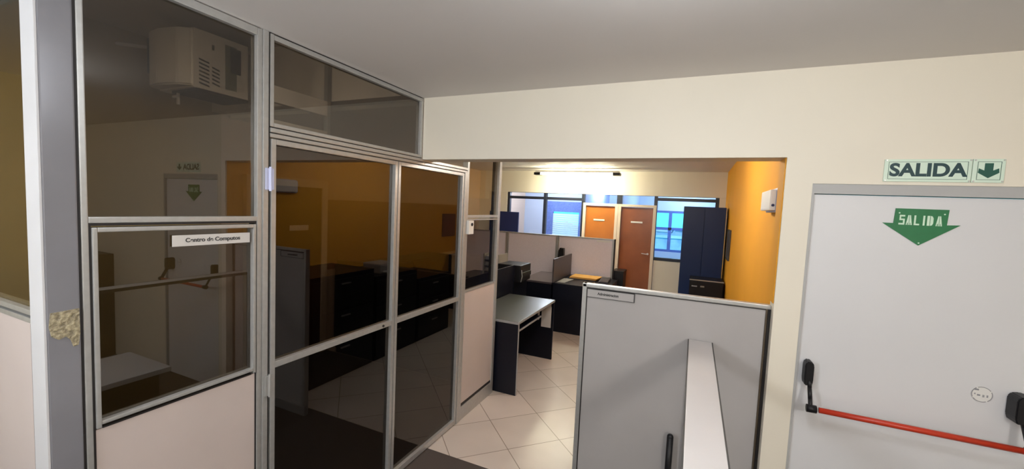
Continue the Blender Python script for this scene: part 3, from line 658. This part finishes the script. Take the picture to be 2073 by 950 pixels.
t = thing('label_printer', (-0.02, 3.95, 1.0), 'pale grey printer on the middle filing cabinet, mirrored in the glass door', 'printer')
obj('body', box(B(), -0.15, 0.12, 3.78, 4.08, 1.001, 1.12, 0.01), M_greyp, t)
obj('paper_tray', box(B(), -0.20, -0.15, 3.82, 4.04, 1.02, 1.035, 0.003), M_paper, t)
# emergency light on orange wall
t = thing('emergency_light', (XO - 0.03, 3.0, 1.92), 'small white emergency light on the orange wall near the opening', 'lamp')
obj('housing', box(B(), XO - 0.03, XO - 0.001, 2.74, 3.10, 1.915, 2.055, 0.006), M_lav, t)
obj('lens', box(B(), XO - 0.062, XO - 0.03, 2.752, 3.088, 1.925, 2.045, 0.010), M_white, t)
obj('test_button', tube(B(), (XO - 0.045, 2.750, 1.955), (XO - 0.045, 2.745, 1.955), 0.008), M_navyb, t)

# ------------------------------------------------------------------ dim room behind the glass
t = thing('door_5', (XL + 0.03, 3.1, 0), 'dark brown door in the ochre wall behind the double glass door', 'door', None, 'structure')
bm = B(); box(bm, XL, XL + 0.06, 3.52, 3.60, 0, 2.08, 0.004); box(bm, XL, XL + 0.06, 2.62, 2.70, 0, 2.08, 0.004); box(bm, XL, XL + 0.06, 2.70, 3.52, 1.99, 2.08, 0.004)
obj('door_frame', bm, M_frame, t)
obj('door_leaf', box(B(), XL + 0.005, XL + 0.045, 2.70, 3.52, 0.01, 1.99), mat('dark_brown_veneer', (0.07, 0.022, 0.010), 0.35), t)
tag(obj('name_plate', box(B(), XL + 0.046, XL + 0.05, 3.10, 3.34, 1.50, 1.56), M_white), 'white name plate on the dark brown door behind the glass', 'sign')
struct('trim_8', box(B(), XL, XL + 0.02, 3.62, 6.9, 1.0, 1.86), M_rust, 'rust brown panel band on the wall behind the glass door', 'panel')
for i, (y0, y1) in enumerate(((3.75, 4.7), (4.72, 5.7))):
    t = thing('low_cabinet', (XL + 0.3, (y0 + y1) / 2, 0), ['black low cabinet nearer the brown door behind the glass', 'black low cabinet farther from the brown door behind the glass'][i], 'cabinet', 'low cabinets along the ochre wall')
    obj('body', box(B(), XL + 0.025, XL + 0.5, y0, y1, 0, 1.05, 0.005), M_black, t)
    obj('door', box(B(), XL + 0.5, XL + 0.515, y0 + .01, y1 - .01, 0.05, 1.03, 0.003), M_blackp, t)
for i, (x0, x1) in enumerate(((-3.9, -3.1), (-3.08, -2.25))):
    t = thing('room_divider', ((x0 + x1) / 2, 3.64, 0), ['dark divider board behind the glass door, left half', 'dark divider board behind the glass door, right half'][i], 'divider', 'dark divider boards behind the glass door')
    obj('panel', box(B(), x0, x1, 3.625, 3.655, 0, 1.12, 0.004), M_black, t)
    obj('top_rail', box(B(), x0, x1, 3.62, 3.66, 1.12, 1.14, 0.003), M_blackp, t)
t = thing('hanging_rack', (-2.62, 2.0, 3.1), 'pale double rail rack hanging from the ceiling, seen dimly through the transom pane', 'rack')
for z0, z1 in ((2.50, 2.61), (2.28, 2.385)): obj('rail', box(B(), -2.64, -2.60, 1.81, 2.30, z0, z1, 0.004), M_acw, t)
for y in (1.83, 2.315): obj('hanger', box(B(), -2.64, -2.60, y - 0.015, y + 0.015, 2.26, 3.1, 0.002), M_edge, t)
# air conditioner
t = thing('air_conditioner', (-3.55, 2.05, 2.62), 'old white window air conditioner under the ceiling behind the tinted glass', 'air conditioner')
ax1, ax0 = -3.22, -3.64; ay0, ay1 = 1.72, 2.10; az0, az1 = 2.605, 3.01
obj('casing', box(B(), ax0, ax1, ay0, ay1, az0, az1, 0.01), M_acw, t)
obj('wall_sleeve', box(B(), ax0 + 0.06, ax1 - 0.05, ay1, YW, az0 + 0.05, az1 - 0.04, 0.004), M_edge, t)
bm = B(); prism(bm, [(0.03, -0.075), (0.16, -0.09), (0.34, -0.06), (0.42, -0.01), (0.42, 0.02), (0, 0.02), (0, -0.05)], (ax0, ay0, az0 + 0.01), (1, 0, 0), (0, 1, 0), (0, 0, 1), 0.385)
bmesh.ops.bevel(bm, geom=bm.edges[:], offset=0.010, segments=3, affect='EDGES')
obj('front_grille', bm, M_acw, t)
obj('grille_groove', box(B(), ax0 + 0.035, ax0 + 0.042, ay0 - 0.086, ay0 - 0.07, az0 + 0.10, az0 + 0.34), M_acd, t)
for c in range(2):
    bm = B()
    for rr in range(7 - c * 2):
        y0 = ay0 + 0.035 + c * 0.085; z = az0 + 0.035 + rr * 0.027 + c * .02
        prism(bm, [(0, 0), (.066 - c * .015, -.012), (.066 - c * .015, -.001), (0, .011)], (ax1 - 0.001, y0, z), (0, 1, 0), (0, 0, 1), (1, 0, 0), 0.003)
    obj('vent_slots', bm, M_acd, t)
obj('latch_hole', box(B(), ax1 - 0.002, ax1 + 0.003, ay0 + 0.12, ay0 + 0.135, az0 + 0.29, az0 + 0.325), M_acd, t)
obj('coil_opening', box(B(), ax1 - 0.002, ax1 + 0.004, ay0 + 0.21, ay0 + 0.29, az0 + 0.04, az0 + 0.36), M_acg, t)
obj('dark_opening', box(B(), ax1 - 0.002, ax1 + 0.006, ay0 + 0.245, ay0 + 0.32, az0 + 0.17, az0 + 0.35), M_acd, t)
obj('drain_pipe', tube(B(), (ax0 - 0.02, ay0 + 0.1, az1 - 0.08), (XL, ay0 - .05, az1 - 0.03), 0.012), M_acw, t)
obj('bracket', box(B(), ax0 + 0.12, ax1, ay0 + 0.02, ay1, az0 - 0.02, az0, .002), M_acd, t)
bm = B(); box(bm, ax0 + 0.12, ax0 + 0.19, ay0 + 0.02, ay0 + 0.035, az0 - 0.05, az0 - 0.035, .001); box(bm, ax0 + 0.175, ax0 + 0.19, ay0 + 0.02, ay0 + 0.035, az0 - 0.10, az0 - 0.02)
obj('bracket_hook', bm, M_acw, t)

# ------------------------------------------------------------------ lamps
def area(name, loc, sx, sy, power, col, parent=None, rot=(0, 0, 0)):
    l = bpy.data.lights.new(name, 'AREA'); l.shape = 'RECTANGLE'; l.size = sx; l.size_y = sy; l.energy = power; l.color = col
    o = bpy.data.objects.new(name, l); COL.objects.link(o); o.location = loc; o.rotation_euler = rot
    if parent: o.parent = parent; o.location = Vector(loc) - wpos(parent)
    return o
def batten(loc, along, L, label, n=2, st=12, col=(1, 0.95, 0.8), power=0, lc=(1, 1, 1), drop=0.06, ends=M_blackp):
    x, y, z = loc; t = thing('ceiling_lamp', (x, y, z), label, 'lamp')
    a = Vector((1, 0, 0)) if along == 'X' else Vector((0, 1, 0)); b_ = Vector((0, 1, 0)) if along == 'X' else Vector((1, 0, 0))
    def bb(bm, u0, u1, v0, v1, z0, z1, bev=.002):
        p = Vector(loc) + a * u0 + b_ * v0; q = Vector(loc) + a * u1 + b_ * v1
        return box(bm, p.x, q.x, p.y, q.y, z + z0, z + z1, bev)
    obj('housing', bb(B(), -L / 2, L / 2, -0.05, 0.05, -0.03, -0.001), M_white, t)
    obj('end_cap', bb(B(), -L / 2 - 0.02, -L / 2 + 0.10, -0.07, 0.07, -0.075, -0.032), ends, t); obj('end_cap', bb(B(), L / 2 - 0.10, L / 2 + 0.02, -0.07, 0.07, -0.075, -0.032), ends, t)
    for s_ in (-0.03, 0.03)[:n]:
        p = Vector(loc) + a * (-L / 2 + 0.11) + b_ * s_ - Vector((0, 0, 0.052)); q = Vector(loc) + a * (L / 2 - 0.11) + b_ * s_ - Vector((0, 0, 0.052))
        obj('tube', tube(B(), p, q, 0.014, 12), emit('tube_glow', col, st), t)
    if power:
        for k in range(3):
            l = bpy.data.lights.new('lamp_light', 'POINT'); l.energy = power / 3; l.color = lc; l.shadow_soft_size = 0.05
            o = bpy.data.objects.new('lamp_light', l); COL.objects.link(o); o.parent = t; o.location = a * ((k - 1) * L * 0.28) - Vector((0, 0, 0.135))
    return t
batten((-1.93, 6.98, 2.545), 'X', 1.48, 'bright fluorescent batten lamp below the far beam with dark end caps', st=45, power=P_TUBE, lc=(1, 0.95, 0.62))
batten((-0.55, 3.9, ZC), 'Y', 1.2, 'fluorescent lamp on the office ceiling hidden above the opening', st=6, power=P_OFFICE, lc=C_OFF, ends=M_white)
def globe(x, y, z, power, col, label):
    t = thing('pendant_lamp', (x, y, ZC), label, 'lamp')
    obj('ceiling_rose', tube(B(), (x, y, ZC - 0.03), (x, y, ZC - 0.001), 0.05), M_white, t)
    obj('cord', tube(B(), (x, y, min(z + 0.16, ZC - 0.04)), (x, y, ZC - 0.03), 0.004, 8), M_blackp, t)
    bm = B(); bmesh.ops.create_uvsphere(bm, u_segments=24, v_segments=14, radius=0.17 if z < 2.3 else 0.10, matrix=Matrix.Translation((x, y, z)))
    g = obj('lamp_shade', bm, glass('opal_globe_%d' % int(power), (1, 1, 1), 0.05, 0.4), t, True)
    l = bpy.data.lights.new('lamp_light', 'POINT'); l.energy = power; l.color = col; l.shadow_soft_size = 0.15 if z < 2.3 else 0.08
    o = bpy.data.objects.new('lamp_light', l); COL.objects.link(o); o.parent = t; o.location = (0, 0, z - ZC)
globe(1.25, -0.9, 2.22, P_GLOBE, C_HALL, 'globe lamp hanging from the hall ceiling behind the viewer on the right')
globe(-1.5, -0.9, 2.0, P_GLOBE2, C_COOL, 'globe lamp added behind the viewer on the left to light the header wall and ceiling')  # added fill lamp, lifts the left header wall and ceiling
globe(0.0, 0.84, 2.43, P_SPOT, C_COOL, 'globe lamp hanging from the hall ceiling just above the viewer')
t = thing('added_room_light', (-2.2, 1.1, 3.1), 'lamp added behind the tinted glass to brighten the air conditioner', 'lamp')  # added light, placed to brighten the air conditioner
obj('housing', box(B(), -2.3, -2.1, 1.0, 1.2, 3.06, 3.1, 0.004), M_white, t)
area('lamp_light', (-2.2, 1.1, 3.04), 0.2, 0.2, P_ROOM, (1, 0.97, 0.88), t)
batten((-3.0, 8.9, 2.5), 'Y', 1.2, 'cool lamp added in the small office behind the left glazing, standing in for daylight', st=6, power=P_BACK, lc=(0.8, 0.88, 1.0), ends=M_white)  # added lamp instead of daylight in the left back office
batten((-0.1, 9.0, 2.5), 'Y', 1.2, 'cool lamp added in the small office behind the right glazing, standing in for daylight', st=6, power=P_BACK, lc=C_DAY, ends=M_white)  # added bluish lamp, plays the daylight behind the right glazing
batten((-1.75, 8.8, 2.5), 'Y', 1.2, 'cool lamp added in the small office behind the orange door, standing in for daylight', st=6, power=P_BACK * .6, lc=C_DAY, ends=M_white)  # added as well, daylight substitute for the middle back office
